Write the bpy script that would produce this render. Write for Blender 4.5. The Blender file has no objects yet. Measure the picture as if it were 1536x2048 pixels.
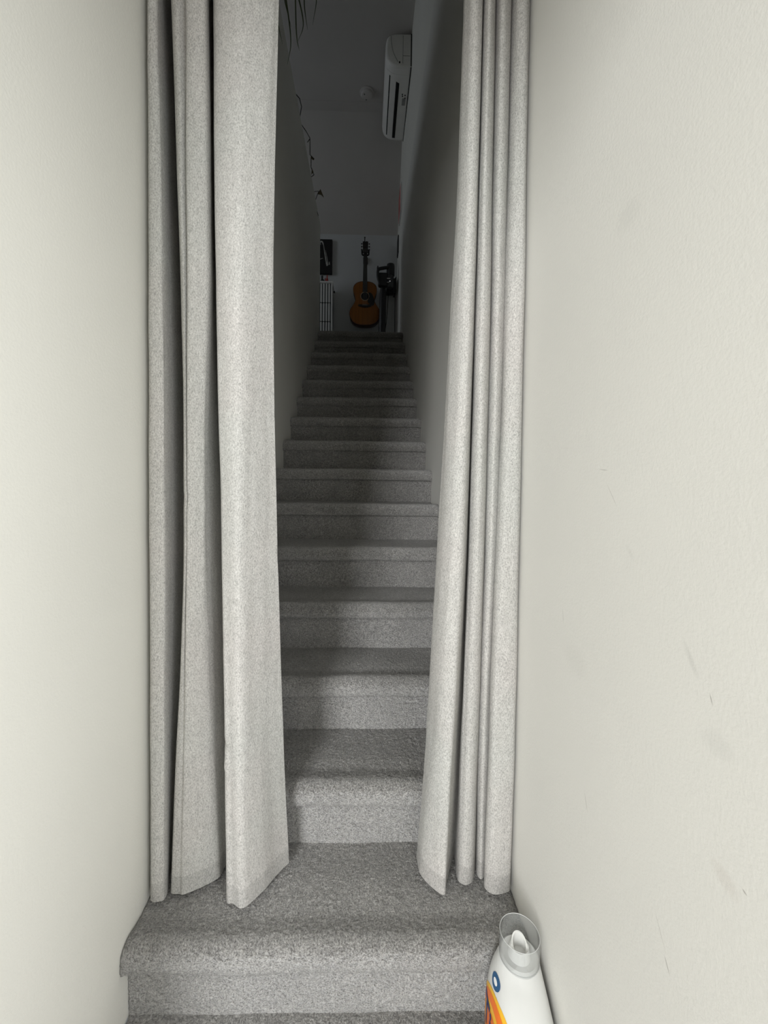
import bpy, bmesh, math, random
from mathutils import Vector, Matrix, noise

random.seed(7)
C = bpy.context.scene.collection
SC = bpy.context.scene
PI = math.pi

# ---------------------------------------------------------------- camera
cam_data = bpy.data.cameras.new('camera')
cam = bpy.data.objects.new('camera', cam_data)
C.objects.link(cam)
cam_right = Vector((0.99971935, -0.02063287, 0.01164106))
cam_up = Vector((-0.01100519, 0.0306688, 0.99946901))
cam_fwd = Vector((0.02097893, 0.99931662, -0.03043312))
m = Matrix((cam_right, cam_up, -cam_fwd)).transposed().to_4x4()
m.translation = Vector((0.53016688, -0.90898863, 1.05976323))
cam.matrix_world = m
cam_data.sensor_fit = 'VERTICAL'
cam_data.sensor_height = 36.0
cam_data.sensor_width = 27.0
cam_data.lens = 828.904 * 36.0 / 2048.0
cam_data.shift_x = 18.464 / 2048.0
cam_data.shift_y = -32.799 / 2048.0
cam_data.clip_start = 0.02
cam_data.clip_end = 60
SC.camera = cam

# ---------------------------------------------------------------- world, lamps, exposure
SC.view_settings.view_transform = 'Standard'
SC.view_settings.look = 'None'
SC.view_settings.exposure = 0.0
SC.view_settings.gamma = 1.0
SC.view_settings.use_curve_mapping = False
w = bpy.data.worlds.new('world')
SC.world = w
w.use_nodes = True
w.node_tree.nodes['Background'].inputs[0].default_value = (0.75, 0.85, 1.0, 1)
w.node_tree.nodes['Background'].inputs[1].default_value = 1.0


def area_light(name, loc, target, sx, sy, power, color, spread=PI):
    d = bpy.data.lights.new(name, 'AREA')
    d.shape = 'RECTANGLE'
    d.size = sx
    d.size_y = sy
    d.energy = power
    d.color = color
    d.spread = spread
    o = bpy.data.objects.new(name, d)
    C.objects.link(o)
    o.location = loc
    dirv = Vector(target) - Vector(loc)
    o.rotation_euler = dirv.to_track_quat('-Z', 'Y').to_euler()
    return o


# daylight through the entry window behind the camera, and through the upstairs window at the left
area_light('entry_window_light', (-1.35, -5.12, 1.95), (0.3, 0, 1.0), 1.5, 2.5, 285, (0.985, 0.993, 1.0))
area_light('side_fill_light', (1.03, -1.15, 0.95), (0, -1.15, 0.95), 0.85, 2.0, 18, (1.0, 0.985, 0.95))  # added fill lamp that brightens the left wall, not a known window
area_light('upstairs_window_light', (-3.12, 3.1, 4.1), (0, 4.0, 3.9), 1.1, 1.2, 7.0, (0.90, 0.955, 1.0))

# ---------------------------------------------------------------- helpers
LOC = {}


def tag(o, label=None, cat=None, group=None, kind=None):
    if label:
        o['label'] = label
    if cat:
        o['category'] = cat
    if group:
        o['group'] = group
    if kind:
        o['kind'] = kind
    return o


def thing(name, loc, label, cat, group=None):
    o = bpy.data.objects.new(name, None)
    C.objects.link(o)
    o.empty_display_size = 0.05
    o.location = loc
    LOC[o.name] = Vector(loc)
    return tag(o, label, cat, group)


def obj(name, bm, mat, parent=None, label=None, smooth=35):
    """Link a bmesh (world coordinates) as one mesh object, optionally as a child."""
    if isinstance(bm, bmesh.types.BMesh):
        bmesh.ops.recalc_face_normals(bm, faces=bm.faces)
        me = bpy.data.meshes.new(name)
        bm.to_mesh(me)
        bm.free()
    else:
        me = bm
        me.name = name
    off = LOC[parent.name] if parent else Vector((0, 0, 0))
    if parent:
        me.transform(Matrix.Translation(-off))
    if smooth:
        me.polygons.foreach_set('use_smooth', [True] * len(me.polygons))
        me.set_sharp_from_angle(angle=math.radians(smooth))
    if mat:
        me.materials.append(mat)
    o = bpy.data.objects.new(name, me)
    C.objects.link(o)
    LOC[o.name] = off.copy()
    if parent:
        o.parent = parent
    if label:
        o['label'] = label
    return o


def struct(name, bm, mat, smooth=35):
    o = obj(name, bm, mat, None, None, smooth)
    o['kind'] = 'structure'
    return o


def new():
    return bmesh.new()


def hexa(bm, p):
    """Eight corners: bottom ring (4) then top ring (4)."""
    v = [bm.verts.new(q) for q in p]
    for f in ((3, 2, 1, 0), (4, 5, 6, 7), (0, 1, 5, 4), (1, 2, 6, 5), (2, 3, 7, 6), (3, 0, 4, 7)):
        bm.faces.new([v[i] for i in f])
    return v


def box(bm, x0, x1, y0, y1, z0, z1, bevel=0.0, seg=2):
    vs = hexa(bm, [(x0, y0, z0), (x1, y0, z0), (x1, y1, z0), (x0, y1, z0),
                   (x0, y0, z1), (x1, y0, z1), (x1, y1, z1), (x0, y1, z1)])
    if bevel:
        es = list({e for v in vs for e in v.link_edges})
        bmesh.ops.bevel(bm, geom=es, offset=bevel, segments=seg, profile=0.5, affect='EDGES')
    return bm


def prism(bm, pts, d):
    """Polygon (list of 3D points) extruded along vector d."""
    d = Vector(d)
    a = [bm.verts.new(p) for p in pts]
    b = [bm.verts.new(Vector(p) + d) for p in pts]
    n = len(pts)
    bm.faces.new(a[::-1])
    bm.faces.new(b)
    for i in range(n):
        bm.faces.new((a[i], a[(i + 1) % n], b[(i + 1) % n], b[i]))
    return bm


def catmull(pts, sub, closed=False):
    pts = [Vector(p) for p in pts]
    n = len(pts)
    out = []
    rng = n if closed else n - 1
    for i in range(rng):
        p1, p2 = pts[i], pts[(i + 1) % n]
        p0 = pts[(i - 1) % n] if (closed or i > 0) else p1 * 2 - p2
        p3 = pts[(i + 2) % n] if (closed or i + 2 < n) else p2 * 2 - p1
        for k in range(sub):
            t = k / sub
            t2, t3 = t * t, t * t * t
            out.append(0.5 * ((2 * p1) + (p2 - p0) * t + (2 * p0 - 5 * p1 + 4 * p2 - p3) * t2 + (3 * p1 - p0 - 3 * p2 + p3) * t3))
    if not closed:
        out.append(pts[-1])
    return out


def tube(bm, pts, r, n=8, cap=True):
    pts = [Vector(p) for p in pts]
    rs = r if isinstance(r, (list, tuple)) else [r] * len(pts)
    rings = []
    ref = Vector((0, 0, 1))
    for i, p in enumerate(pts):
        t = (pts[min(i + 1, len(pts) - 1)] - pts[max(i - 1, 0)]).normalized()
        if abs(t.dot(ref)) > 0.95:
            rf = Vector((1, 0, 0))
        else:
            rf = ref
        a = t.cross(rf).normalized()
        b = t.cross(a).normalized()
        if rings and (a.dot(pa) < 0):
            a, b = -a, -b
        pa = a
        rings.append([bm.verts.new(p + (a * math.cos(2 * PI * k / n) + b * math.sin(2 * PI * k / n)) * rs[i]) for k in range(n)])
    for i in range(len(rings) - 1):
        for k in range(n):
            bm.faces.new((rings[i][k], rings[i][(k + 1) % n], rings[i + 1][(k + 1) % n], rings[i + 1][k]))
    if cap:
        bm.faces.new(rings[0])
        bm.faces.new(rings[-1][::-1])
    return bm


def loft(bm, rings, cap0=True, cap1=True):
    vs = [[bm.verts.new(p) for p in r] for r in rings]
    n = len(vs[0])
    for i in range(len(vs) - 1):
        for k in range(n):
            bm.faces.new((vs[i][k], vs[i][(k + 1) % n], vs[i + 1][(k + 1) % n], vs[i + 1][k]))
    if cap0:
        bm.faces.new(vs[0][::-1])
    if cap1:
        bm.faces.new(vs[-1])
    return bm


def lathe(bm, c, axis_u, axis_v, axis_w, prof, n=24, cap0=True, cap1=True):
    """Profile of (radius, height along axis_w)."""
    c, u, v, wv = Vector(c), Vector(axis_u), Vector(axis_v), Vector(axis_w)
    rings = [[c + (u * math.cos(2 * PI * k / n) + v * math.sin(2 * PI * k / n)) * max(r, 1e-4) + wv * h for k in range(n)] for r, h in prof]
    return loft(bm, rings, cap0, cap1)


X, Y, Zv = (1, 0, 0), (0, 1, 0), (0, 0, 1)

# ---------------------------------------------------------------- materials


class NT:
    def __init__(self, name):
        self.mat = bpy.data.materials.new(name)
        self.mat.use_nodes = True
        self.t = self.mat.node_tree
        self.b = self.t.nodes['Principled BSDF']
        self.tc = self.t.nodes.new('ShaderNodeTexCoord')

    def node(self, kind, **kw):
        n = self.t.nodes.new(kind)
        for k, v in kw.items():
            setattr(n, k, v)
        return n

    def link(self, a, b):
        self.t.links.new(a, b)

    def noise(self, scale, detail=2, rough=0.5, stretch=None):
        n = self.node('ShaderNodeTexNoise')
        n.inputs['Scale'].default_value = scale
        n.inputs['Detail'].default_value = detail
        n.inputs['Roughness'].default_value = rough
        if stretch:
            mp = self.node('ShaderNodeMapping')
            mp.inputs['Scale'].default_value = stretch
            self.link(self.tc.outputs['Object'], mp.inputs[0])
            self.link(mp.outputs[0], n.inputs['Vector'])
        else:
            self.link(self.tc.outputs['Object'], n.inputs['Vector'])
        return n.outputs['Fac']

    def ramp(self, fac, stops):
        r = self.node('ShaderNodeValToRGB')
        e = r.color_ramp.elements
        while len(e) < len(stops):
            e.new(0.5)
        for i, (p, c) in enumerate(stops):
            e[i].position = p
            e[i].color = (*c, 1)
        self.link(fac, r.inputs[0])
        return r.outputs[0]

    def mix(self, fac, a, b, blend='MIX'):
        n = self.node('ShaderNodeMix', data_type='RGBA', blend_type=blend)
        for s, v in ((n.inputs[0], fac), (n.inputs[6], a), (n.inputs[7], b)):
            if isinstance(v, bpy.types.NodeSocket):
                self.link(v, s)
            elif isinstance(v, (int, float)):
                s.default_value = v
            else:
                s.default_value = (*v, 1)
        return n.outputs[2]

    def bump(self, h, strength, dist):
        n = self.node('ShaderNodeBump')
        n.inputs['Strength'].default_value = strength
        n.inputs['Distance'].default_value = dist
        self.link(h, n.inputs['Height'])
        self.link(n.outputs[0], self.b.inputs['Normal'])

    def done(self, color=None, rough=0.5, metal=0.0, spec=None):
        if color is not None:
            if isinstance(color, bpy.types.NodeSocket):
                self.link(color, self.b.inputs['Base Color'])
            else:
                self.b.inputs['Base Color'].default_value = (*color, 1)
        self.b.inputs['Roughness'].default_value = rough
        self.b.inputs['Metallic'].default_value = metal
        if spec is not None:
            self.b.inputs['Specular IOR Level'].default_value = spec
        return self.mat


def plain(name, c, rough=0.5, metal=0.0, var=0.06, scale=18, spec=None):
    t = NT(name)
    f = t.noise(scale, 3)
    col = t.ramp(f, [(0.3, tuple(x * (1 - var) for x in c)), (0.7, tuple(min(1, x * (1 + var)) for x in c))])
    return t.done(col, rough, metal, spec)


def wall_material(name, base, marks=()):
    t = NT(name)
    big = t.noise(1.6, 2)
    col = t.ramp(big, [(0.3, tuple(x * 0.97 for x in base)), (0.7, tuple(min(1, x * 1.02) for x in base))])
    for (c, ang, sy, sz, amt, dark) in marks:      # smudges and scratches with a place of their own on the paint
        mp = t.node('ShaderNodeMapping', vector_type='TEXTURE')
        mp.inputs['Location'].default_value = c
        mp.inputs['Rotation'].default_value = (ang, 0, 0)
        mp.inputs['Scale'].default_value = (0.05, sy, sz)
        t.link(t.tc.outputs['Object'], mp.inputs[0])
        ln = t.node('ShaderNodeVectorMath', operation='LENGTH')
        t.link(mp.outputs[0], ln.inputs[0])
        mr = t.node('ShaderNodeMapRange', interpolation_type='SMOOTHSTEP')
        mr.inputs['From Min'].default_value = 1.0
        mr.inputs['From Max'].default_value = 0.3
        mr.inputs['To Min'].default_value = 0.0
        mr.inputs['To Max'].default_value = amt
        t.link(ln.outputs['Value'], mr.inputs['Value'])
        col = t.mix(mr.outputs[0], col, dark)
    f1 = t.noise(190, 3, 0.6)
    t.bump(f1, 0.22, 0.002)
    return t.done(col, 0.55, spec=0.3)


SMUDGE = (0.46, 0.46, 0.43)
SCR = (0.22, 0.2, 0.18)
M = {}
M['wall'] = wall_material('wall_paint', (0.785, 0.775, 0.715))
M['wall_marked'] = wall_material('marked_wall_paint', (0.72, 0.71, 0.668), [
    ((0.924, -0.272, 1.473), 0, 0.042, 0.027, 0.13, SMUDGE),
    ((0.924, -0.152, 0.733), 0, 0.055, 0.035, 0.11, SMUDGE),
    ((0.924, -0.461, 0.771), 0, 0.03, 0.02, 0.15, SMUDGE),
    ((0.924, -0.477, 0.631), 0.3, 0.024, 0.015, 0.2, (0.5, 0.44, 0.40)),
    ((0.924, -0.250, 1.045), 0.9, 0.030, 0.0010, 0.3, SCR),
    ((0.924, -0.225, 1.086), 0.1, 0.016, 0.0010, 0.4, SCR),
    ((0.924, -0.420, 0.850), 1.0, 0.03, 0.006, 0.25, SMUDGE),
    ((0.924, -0.451, 0.817), 1.2, 0.008, 0.0010, 0.6, SCR),
    ((0.924, -0.399, 0.440), 1.0, 0.012, 0.0016, 0.5, SCR),
    ((0.924, -0.385, 0.470), 1.0, 0.025, 0.001, 0.3, SCR),
    ((0.924, -0.300, 0.960), 0.8, 0.02, 0.006, 0.12, SMUDGE),
    ((0.924, -0.500, 0.640), 0.4, 0.004, 0.0015, 0.55, SCR),
    ((0.924, -0.20, 0.50), 1.2, 0.02, 0.0012, 0.4, SCR),
    ((0.924, -0.10, 0.80), 1.4, 0.02, 0.0012, 0.35, SCR)])
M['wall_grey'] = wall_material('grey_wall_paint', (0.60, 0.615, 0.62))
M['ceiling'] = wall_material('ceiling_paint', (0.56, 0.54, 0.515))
M['trim'] = plain('white_trim_paint', (0.78, 0.78, 0.76), 0.4, var=0.02)


def carpet_material():
    t = NT('carpet')
    fine = t.noise(260, 3, 0.7)
    mid = t.noise(90, 2, 0.6)
    big = t.noise(9, 3, 0.6)
    c1 = t.ramp(fine, [(0.36, (0.14, 0.13, 0.12)), (0.5, (0.435, 0.418, 0.396)), (0.66, (0.74, 0.722, 0.695))])
    c2 = t.ramp(mid, [(0.36, (0.70, 0.70, 0.70)), (0.64, (1.0, 1.0, 1.0))])
    c3 = t.ramp(big, [(0.36, (0.84, 0.84, 0.84)), (0.64, (1.0, 1.0, 1.0))])
    col = t.mix(1.0, c1, c2, 'MULTIPLY')
    col = t.mix(1.0, col, c3, 'MULTIPLY')
    mm = t.node('ShaderNodeMath', operation='ADD')
    t.link(fine, mm.inputs[0])
    t.link(mid, mm.inputs[1])
    t.bump(mm.outputs[0], 1.0, 0.012)
    t.b.inputs['Sheen Weight'].default_value = 0.7
    t.b.inputs['Sheen Roughness'].default_value = 0.45
    return t.done(col, 0.95, spec=0.1)


M['carpet'] = carpet_material()


def fabric_material(name, k=1.0, tr=0.10):
    t = NT(name)
    f1 = t.noise(420, 3, 0.65, (1.0, 1.0, 0.55))
    f2 = t.noise(120, 2, 0.6, (1.0, 1.0, 0.35))
    f3 = t.noise(4, 2)
    c1 = t.ramp(f1, [(0.30, (0.33 * k, 0.323 * k, 0.312 * k)), (0.5, (0.56 * k, 0.549 * k, 0.531 * k)), (0.70, (0.71 * k, 0.698 * k, 0.676 * k))])
    c2 = t.ramp(f2, [(0.35, (0.90, 0.90, 0.90)), (0.65, (1.0, 1.0, 1.0))])
    c3 = t.ramp(f3, [(0.35, (0.97, 0.985, 0.97)), (0.65, (1.0, 0.985, 0.975))])
    col = t.mix(1.0, c1, c2, 'MULTIPLY')
    col = t.mix(1.0, col, c3, 'MULTIPLY')
    t.bump(f1, 0.35, 0.0015)
    t.done(col, 0.85, spec=0.15)
    trn = t.node('ShaderNodeBsdfTranslucent')
    t.link(col, trn.inputs[0])
    mx = t.node('ShaderNodeMixShader')
    mx.inputs[0].default_value = tr
    t.link(t.b.outputs[0], mx.inputs[1])
    t.link(trn.outputs[0], mx.inputs[2])
    out = t.t.nodes['Material Output']
    t.link(mx.outputs[0], out.inputs['Surface'])
    return t.mat


M['fabric'] = fabric_material('heathered_curtain_fabric')
M['hem_fabric'] = fabric_material('curtain_hem_fabric', 0.89, 0.14)
M['white_plastic'] = plain('white_plastic', (0.80, 0.80, 0.78), 0.35, var=0.02)
M['ac_plastic'] = plain('cream_white_plastic', (0.86, 0.85, 0.81), 0.4, var=0.02)
M['black_plastic'] = plain('black_plastic', (0.012, 0.012, 0.013), 0.45)
M['dark_plastic'] = plain('dark_grey_plastic', (0.03, 0.03, 0.032), 0.4)
M['slot'] = plain('dark_slot', (0.004, 0.004, 0.004), 0.9)
M['seam'] = plain('seam_shadow_gap', (0.08, 0.08, 0.078), 0.8)
M['metal'] = plain('brushed_metal', (0.55, 0.55, 0.56), 0.35, 1.0)


def wood_material(name, a, b, rough=0.35, stretch=(40, 40, 1.5)):
    t = NT(name)
    f = t.noise(1.0, 4, 0.6, stretch)
    return t.done(t.ramp(f, [(0.3, a), (0.7, b)]), rough)


M['spruce'] = wood_material('orange_spruce_top', (0.21, 0.070, 0.008), (0.29, 0.10, 0.012))
M['mahogany'] = wood_material('dark_mahogany', (0.045, 0.012, 0.008), (0.075, 0.02, 0.012))
M['ebony'] = wood_material('ebony_wood', (0.010, 0.009, 0.008), (0.022, 0.018, 0.016))
M['canvas_black'] = plain('black_print', (0.006, 0.006, 0.007), 0.7)
M['canvas_grey'] = plain('grey_print', (0.42, 0.42, 0.40), 0.7, var=0.4, scale=40)
M['leaf'] = plain('dark_green_leaf', (0.075, 0.10, 0.035), 0.5, var=0.4, scale=12)
M['dry_leaf'] = plain('dry_brown_leaf', (0.10, 0.075, 0.035), 0.7, var=0.4, scale=40)
M['twig'] = plain('dark_twig', (0.02, 0.017, 0.014), 0.7)
M['pot'] = plain('white_glazed_pot', (0.7, 0.7, 0.68), 0.3)
M['soil'] = plain('potting_soil', (0.04, 0.03, 0.022), 0.95, var=0.5, scale=120)
M['red'] = plain('red_plastic', (0.42, 0.03, 0.025), 0.4)
M['poster'] = plain('pink_red_print', (0.55, 0.18, 0.17), 0.6, var=0.35, scale=14)
M['sticker'] = plain('grey_print_sticker', (0.30, 0.30, 0.29), 0.6, var=0.5, scale=160)
M['bottle'] = plain('white_bottle_plastic', (0.68, 0.685, 0.67), 0.28, var=0.015, spec=0.5)
M['label_orange'] = plain('orange_label_print', (0.80, 0.17, 0.02), 0.35)
M['label_yellow'] = plain('yellow_label_print', (0.85, 0.47, 0.03), 0.35)
M['label_blue'] = plain('navy_label_print', (0.012, 0.02, 0.13), 0.35)
M['label_teal'] = plain('blue_badge_print', (0.03, 0.10, 0.22), 0.35)
M['white_print'] = plain('white_print', (0.85, 0.85, 0.85), 0.4)
M['led'] = plain('led_white', (0.9, 0.9, 0.9), 0.3)
M['led'].node_tree.nodes['Principled BSDF'].inputs['Emission Color'].default_value = (1, 1, 1, 1)
M['led'].node_tree.nodes['Principled BSDF'].inputs['Emission Strength'].default_value = 0.5


def clear_material():
    t = NT('clear_cap_plastic')
    t.done((0.86, 0.88, 0.88), 0.5, spec=0.0)
    tr = t.node('ShaderNodeBsdfTransparent')
    tr.inputs[0].default_value = (0.985, 0.99, 0.99, 1)
    m0 = t.node('ShaderNodeMixShader')
    m0.inputs[0].default_value = 0.09
    t.link(tr.outputs[0], m0.inputs[1])
    t.link(t.b.outputs[0], m0.inputs[2])
    gl = t.node('ShaderNodeBsdfGlossy')
    gl.inputs['Roughness'].default_value = 0.03
    lw = t.node('ShaderNodeLayerWeight')
    lw.inputs[0].default_value = 0.5
    pw = t.node('ShaderNodeMath', operation='POWER')
    pw.inputs[1].default_value = 4.0
    t.link(lw.outputs['Facing'], pw.inputs[0])
    mr = t.node('ShaderNodeMapRange')
    mr.inputs['To Min'].default_value = 0.12
    mr.inputs['To Max'].default_value = 0.75
    t.link(pw.outputs[0], mr.inputs['Value'])
    mx = t.node('ShaderNodeMixShader')
    t.link(mr.outputs[0], mx.inputs[0])
    t.link(m0.outputs[0], mx.inputs[1])
    t.link(gl.outputs[0], mx.inputs[2])
    t.link(mx.outputs[0], t.t.nodes['Material Output'].inputs['Surface'])
    return t.mat


M['clear'] = clear_material()

# ---------------------------------------------------------------- the setting
RISE, GO, NOSE, THICK = 0.19, 0.2501, 0.031, 0.065
FLOOR_UP = 14 * RISE                    # upper floor
CEIL = 5.33
LEDGE_L, LEDGE_R = 3.85, 4.03


def lx(y):
    return -0.014 + 0.0047 * min(y, 3.7)


def rx(y):
    return 0.924 - 0.0062 * y


# left wall beside the stairs: a half wall upstairs, its end at the head of the stairs
bm = new()
ya, yb = -0.55, 3.67
hexa(bm, [(-0.125, ya, -0.25), (lx(ya), ya, -0.25), (lx(yb), yb, -0.25), (-0.125, yb, -0.25),
          (-0.125, ya, LEDGE_L), (lx(ya), ya, LEDGE_L), (lx(yb), yb, LEDGE_L), (-0.125, yb, LEDGE_L)])
es = [e for e in bm.edges if all(abs(v.co.z - LEDGE_L) < 1e-4 for v in e.verts)]
bmesh.ops.bevel(bm, geom=es, offset=0.008, segments=3, profile=0.5, affect='EDGES')
struct('wall_left', bm, M['wall'])

# right wall, thicker up to a ledge
bm = new()
ya, yb = -0.62, 3.95
prof = [(0.0, -0.25), (0.0, LEDGE_R - 0.03), (0.003, LEDGE_R - 0.012), (0.008, LEDGE_R), (0.10, LEDGE_R), (0.10, -0.25)]
prism(bm, [(rx(ya) + dx, ya, z) for dx, z in prof], (0, 0, 0))
bm.free()
bm = new()
a = [(rx(ya) + dx, ya, z) for dx, z in prof]
b = [(rx(yb) + dx, yb, z) for dx, z in prof]
va = [bm.verts.new(p) for p in a]
vb = [bm.verts.new(p) for p in b]
bm.faces.new(va)
bm.faces.new(vb[::-1])
for i in range(len(a)):
    j = (i + 1) % len(a)
    bm.faces.new((va[i], va[j], vb[j], vb[i]))
struct('wall_right', bm, M['wall_marked'], 60)

bm = new()
UPX = 0.012
hexa(bm, [(rx(0.3) + UPX, 0.3, LEDGE_R - 0.02), (rx(0.3) + 0.12, 0.3, LEDGE_R - 0.02), (rx(3.9) + 0.12, 3.9, LEDGE_R - 0.02), (rx(3.9) + UPX, 3.9, LEDGE_R - 0.02),
          (rx(0.3) + UPX, 0.3, CEIL), (rx(0.3) + 0.12, 0.3, CEIL), (rx(3.9) + 0.12, 3.9, CEIL), (rx(3.9) + UPX, 3.9, CEIL)])
hexa(bm, [(rx(3.9) + UPX, 3.9, FLOOR_UP - 0.2), (rx(3.9) + 0.12, 3.9, FLOOR_UP - 0.2), (rx(4.65) + 0.12, 4.75, FLOOR_UP - 0.2), (rx(4.65) + UPX, 4.75, FLOOR_UP - 0.2),
          (rx(3.9) + UPX, 3.9, CEIL), (rx(3.9) + 0.12, 3.9, CEIL), (rx(4.65) + 0.12, 4.75, CEIL), (rx(4.65) + UPX, 4.75, CEIL)])
struct('wall_upper_right', bm, M['wall'])

# back wall upstairs, under the slope of the roof
bm = new()
box(bm, -3.1, 0.96, 4.65, 4.75, FLOOR_UP - 0.2, 4.40)
struct('wall_back', bm, M['wall_grey'])

# ceiling: flat, then sloping down to the back wall
bm = new()
p = [(-3.1, 0.30, CEIL), (-3.1, 4.0, CEIL), (-3.1, 4.66, 4.305), (-3.1, 4.75, 4.40), (-3.1, 4.08, CEIL + 0.1), (-3.1, 0.30, CEIL + 0.1)]
prism(bm, p, (4.12, 0, 0))
struct('ceiling', bm, M['ceiling'], 0)
bm = new()
box(bm, -0.3, 0.68, 3.87, 3.90, CEIL - 0.0035, CEIL + 0.001)
struct('trim_1', bm, M['ceiling'], 0)

# upper floor (left of the stairs and at their head)
bm = new()
box(bm, -3.1, -0.125, 0.30, 4.65, FLOOR_UP - 0.2, FLOOR_UP - 0.005)
box(bm, -0.125, rx(4.0), 14 * GO + NOSE + 0.25, 4.65, FLOOR_UP - 0.2, FLOOR_UP - 0.005)
struct('floor_upper', bm, M['carpet'], 0)

# far left wall upstairs with its window, header wall over the curtain
bm = new()
box(bm, -3.2, -3.1, 0.3, 2.5, FLOOR_UP - 0.2, CEIL)
box(bm, -3.2, -3.1, 3.7, 4.75, FLOOR_UP - 0.2, CEIL)
box(bm, -3.2, -3.1, 2.5, 3.7, FLOOR_UP - 0.2, 3.45)
box(bm, -3.2, -3.1, 2.5, 3.7, 4.75, CEIL)
struct('wall_far_left', bm, M['wall'], 0)
bm = new()
box(bm, -3.20, -3.09, 2.46, 2.52, 3.41, 4.79)
box(bm, -3.20, -3.09, 3.68, 3.74, 3.41, 4.79)
box(bm, -3.20, -3.09, 2.52, 3.68, 3.41, 3.47)
box(bm, -3.20, -3.09, 2.52, 3.68, 4.73, 4.79)
struct('window_2', bm, M['trim'], 0)
bm = new()
box(bm, -3.2, -0.125, 0.22, 0.32, -0.19, CEIL + 0.1)
box(bm, -0.125, 1.04, 0.24, 0.32, 2.58, CEIL + 0.1)
struct('wall_header', bm, M['wall'], 0)
bm = new()
box(bm, -2.8, 1.05, -5.1, 0.30, 3.9, 4.0)
struct('ceiling_entry', bm, M['ceiling'], 0)

# entry hall behind the camera, with a tall window in its rear wall and an opening added in its right wall for the fill light
bm = new()
box(bm, -2.80, -2.70, -5.1, 0.22, -0.19, 3.9)
struct('wall_entry_left', bm, M['wall'], 0)


def opening_wall(bm, a0, a1, w0, w1, z0, z1, place):
    for u0, u1, v0, v1 in ((a0, w0, -0.19, 3.9), (w1, a1, -0.19, 3.9), (w0, w1, -0.19, z0), (w0, w1, z1, 3.9)):
        place(bm, u0, u1, v0, v1)


bm = new()
opening_wall(bm, -2.80, 1.05, -2.15, -0.55, 0.65, 3.25, lambda b, u0, u1, v0, v1: box(b, u0, u1, -5.1, -5.0, v0, v1))
struct('wall_rear', bm, M['wall'], 0)
bm = new()
for x0, x1 in ((-2.15, -2.10), (-0.60, -0.55), (-1.37, -1.33)):
    box(bm, x0, x1, -5.08, -5.02, 0.65, 3.25)
box(bm, -2.15, -0.55, -5.08, -5.02, 0.65, 0.70)
box(bm, -2.15, -0.55, -5.08, -5.02, 3.20, 3.25)
struct('window_1', bm, M['trim'], 0)
bm = new()
opening_wall(bm, -5.0, -0.62, -1.60, -0.68, -0.06, 1.96, lambda b, u0, u1, v0, v1: box(b, rx(-0.62), rx(-0.62) + 0.07, u0, u1, v0, v1))  # made-up opening that lets the fill lamp in
struct('wall_entry_right', bm, M['wall'], 0)

# unseen lintel, added behind the camera to shade the top of the curtains
bm = new()
box(bm, -2.7, rx(-0.7), -1.30, -1.20, 2.05, 3.9)
struct('added_shade_lintel', bm, M['wall'], 0)

# baseboard on the right wall upstairs
bm = new()
box(bm, rx(3.6) - 0.010, rx(3.6) + 0.004, 3.60, 3.945, FLOOR_UP, FLOOR_UP + 0.125, 0.003, 1)
struct('baseboard_right', bm, M['trim'])
bm = new()
box(bm, -3.0, 0.89, 4.638, 4.652, FLOOR_UP, FLOOR_UP + 0.11, 0.003, 1)
struct('baseboard_back', bm, M['trim'])

# ---------------------------------------------------------------- carpeted stairs
tuft = bpy.data.textures.new('carpet_tufts', 'CLOUDS')
tuft.noise_scale = 0.006
tuft.noise_depth = 1
tuft.noise_basis = 'ORIGINAL_PERLIN'


def sheet(path, ya_of, nx, name, parent, fuzzy, kwob=0, x_in=(0.0006, 0.0006), kind=None):
    """A carpet sheet: path of (y, z) points swept from the left wall to the right wall."""
    bm = new()
    rows = []
    for (y, z) in path:
        row = []
        x0, x1 = lx(y) + x_in[0], rx(y) - x_in[1]
        for i in range(nx + 1):
            f = i / nx
            x = x0 + (x1 - x0) * f
            e = min(x - x0, x1 - x)
            drop = 0.0
            if e < 0.016 and e > -1:
                drop = 0.007 * (1 - math.sqrt(max(0, 1 - (1 - e / 0.014) ** 2)))
            wy = 0.0035 * noise.noise(Vector((x * 6, kwob * 3.1, 0.3)))
            wz = 0.003 * noise.noise(Vector((x * 5, y * 7, kwob * 2.7)))
            row.append(bm.verts.new((x, y + wy + drop * 0.5, z + wz - drop)))
        rows.append(row)
    for i in range(len(rows) - 1):
        for j in range(nx):
            bm.faces.new((rows[i][j], rows[i][j + 1], rows[i + 1][j + 1], rows[i + 1][j]))
    o = obj(name, bm, M['carpet'], parent, None, 60)
    if fuzzy:
        d = o.modifiers.new('tufts', 'DISPLACE')
        d.texture = tuft
        d.texture_coords = 'GLOBAL'
        d.strength = fuzzy
        d.mid_level = 0.5
    return o


def densify(path, step):
    pts = [Vector((p[0], p[1], 0)) for p in path]
    sm = catmull(pts, 8)
    out = [sm[0]]
    acc = 0
    for a, b in zip(sm, sm[1:]):
        acc += (b - a).length
        if acc >= step:
            out.append(b.copy())
            acc = 0
    # subdivide long spans
    res = [out[0]]
    for q in out[1:] + [sm[-1]]:
        while (q - res[-1]).length > step * 1.5:
            res.append(res[-1] + (q - res[-1]).normalized() * step)
        if (q - res[-1]).length > 1e-5:
            res.append(q)
    return [(q.x, q.y) for q in res]


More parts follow.
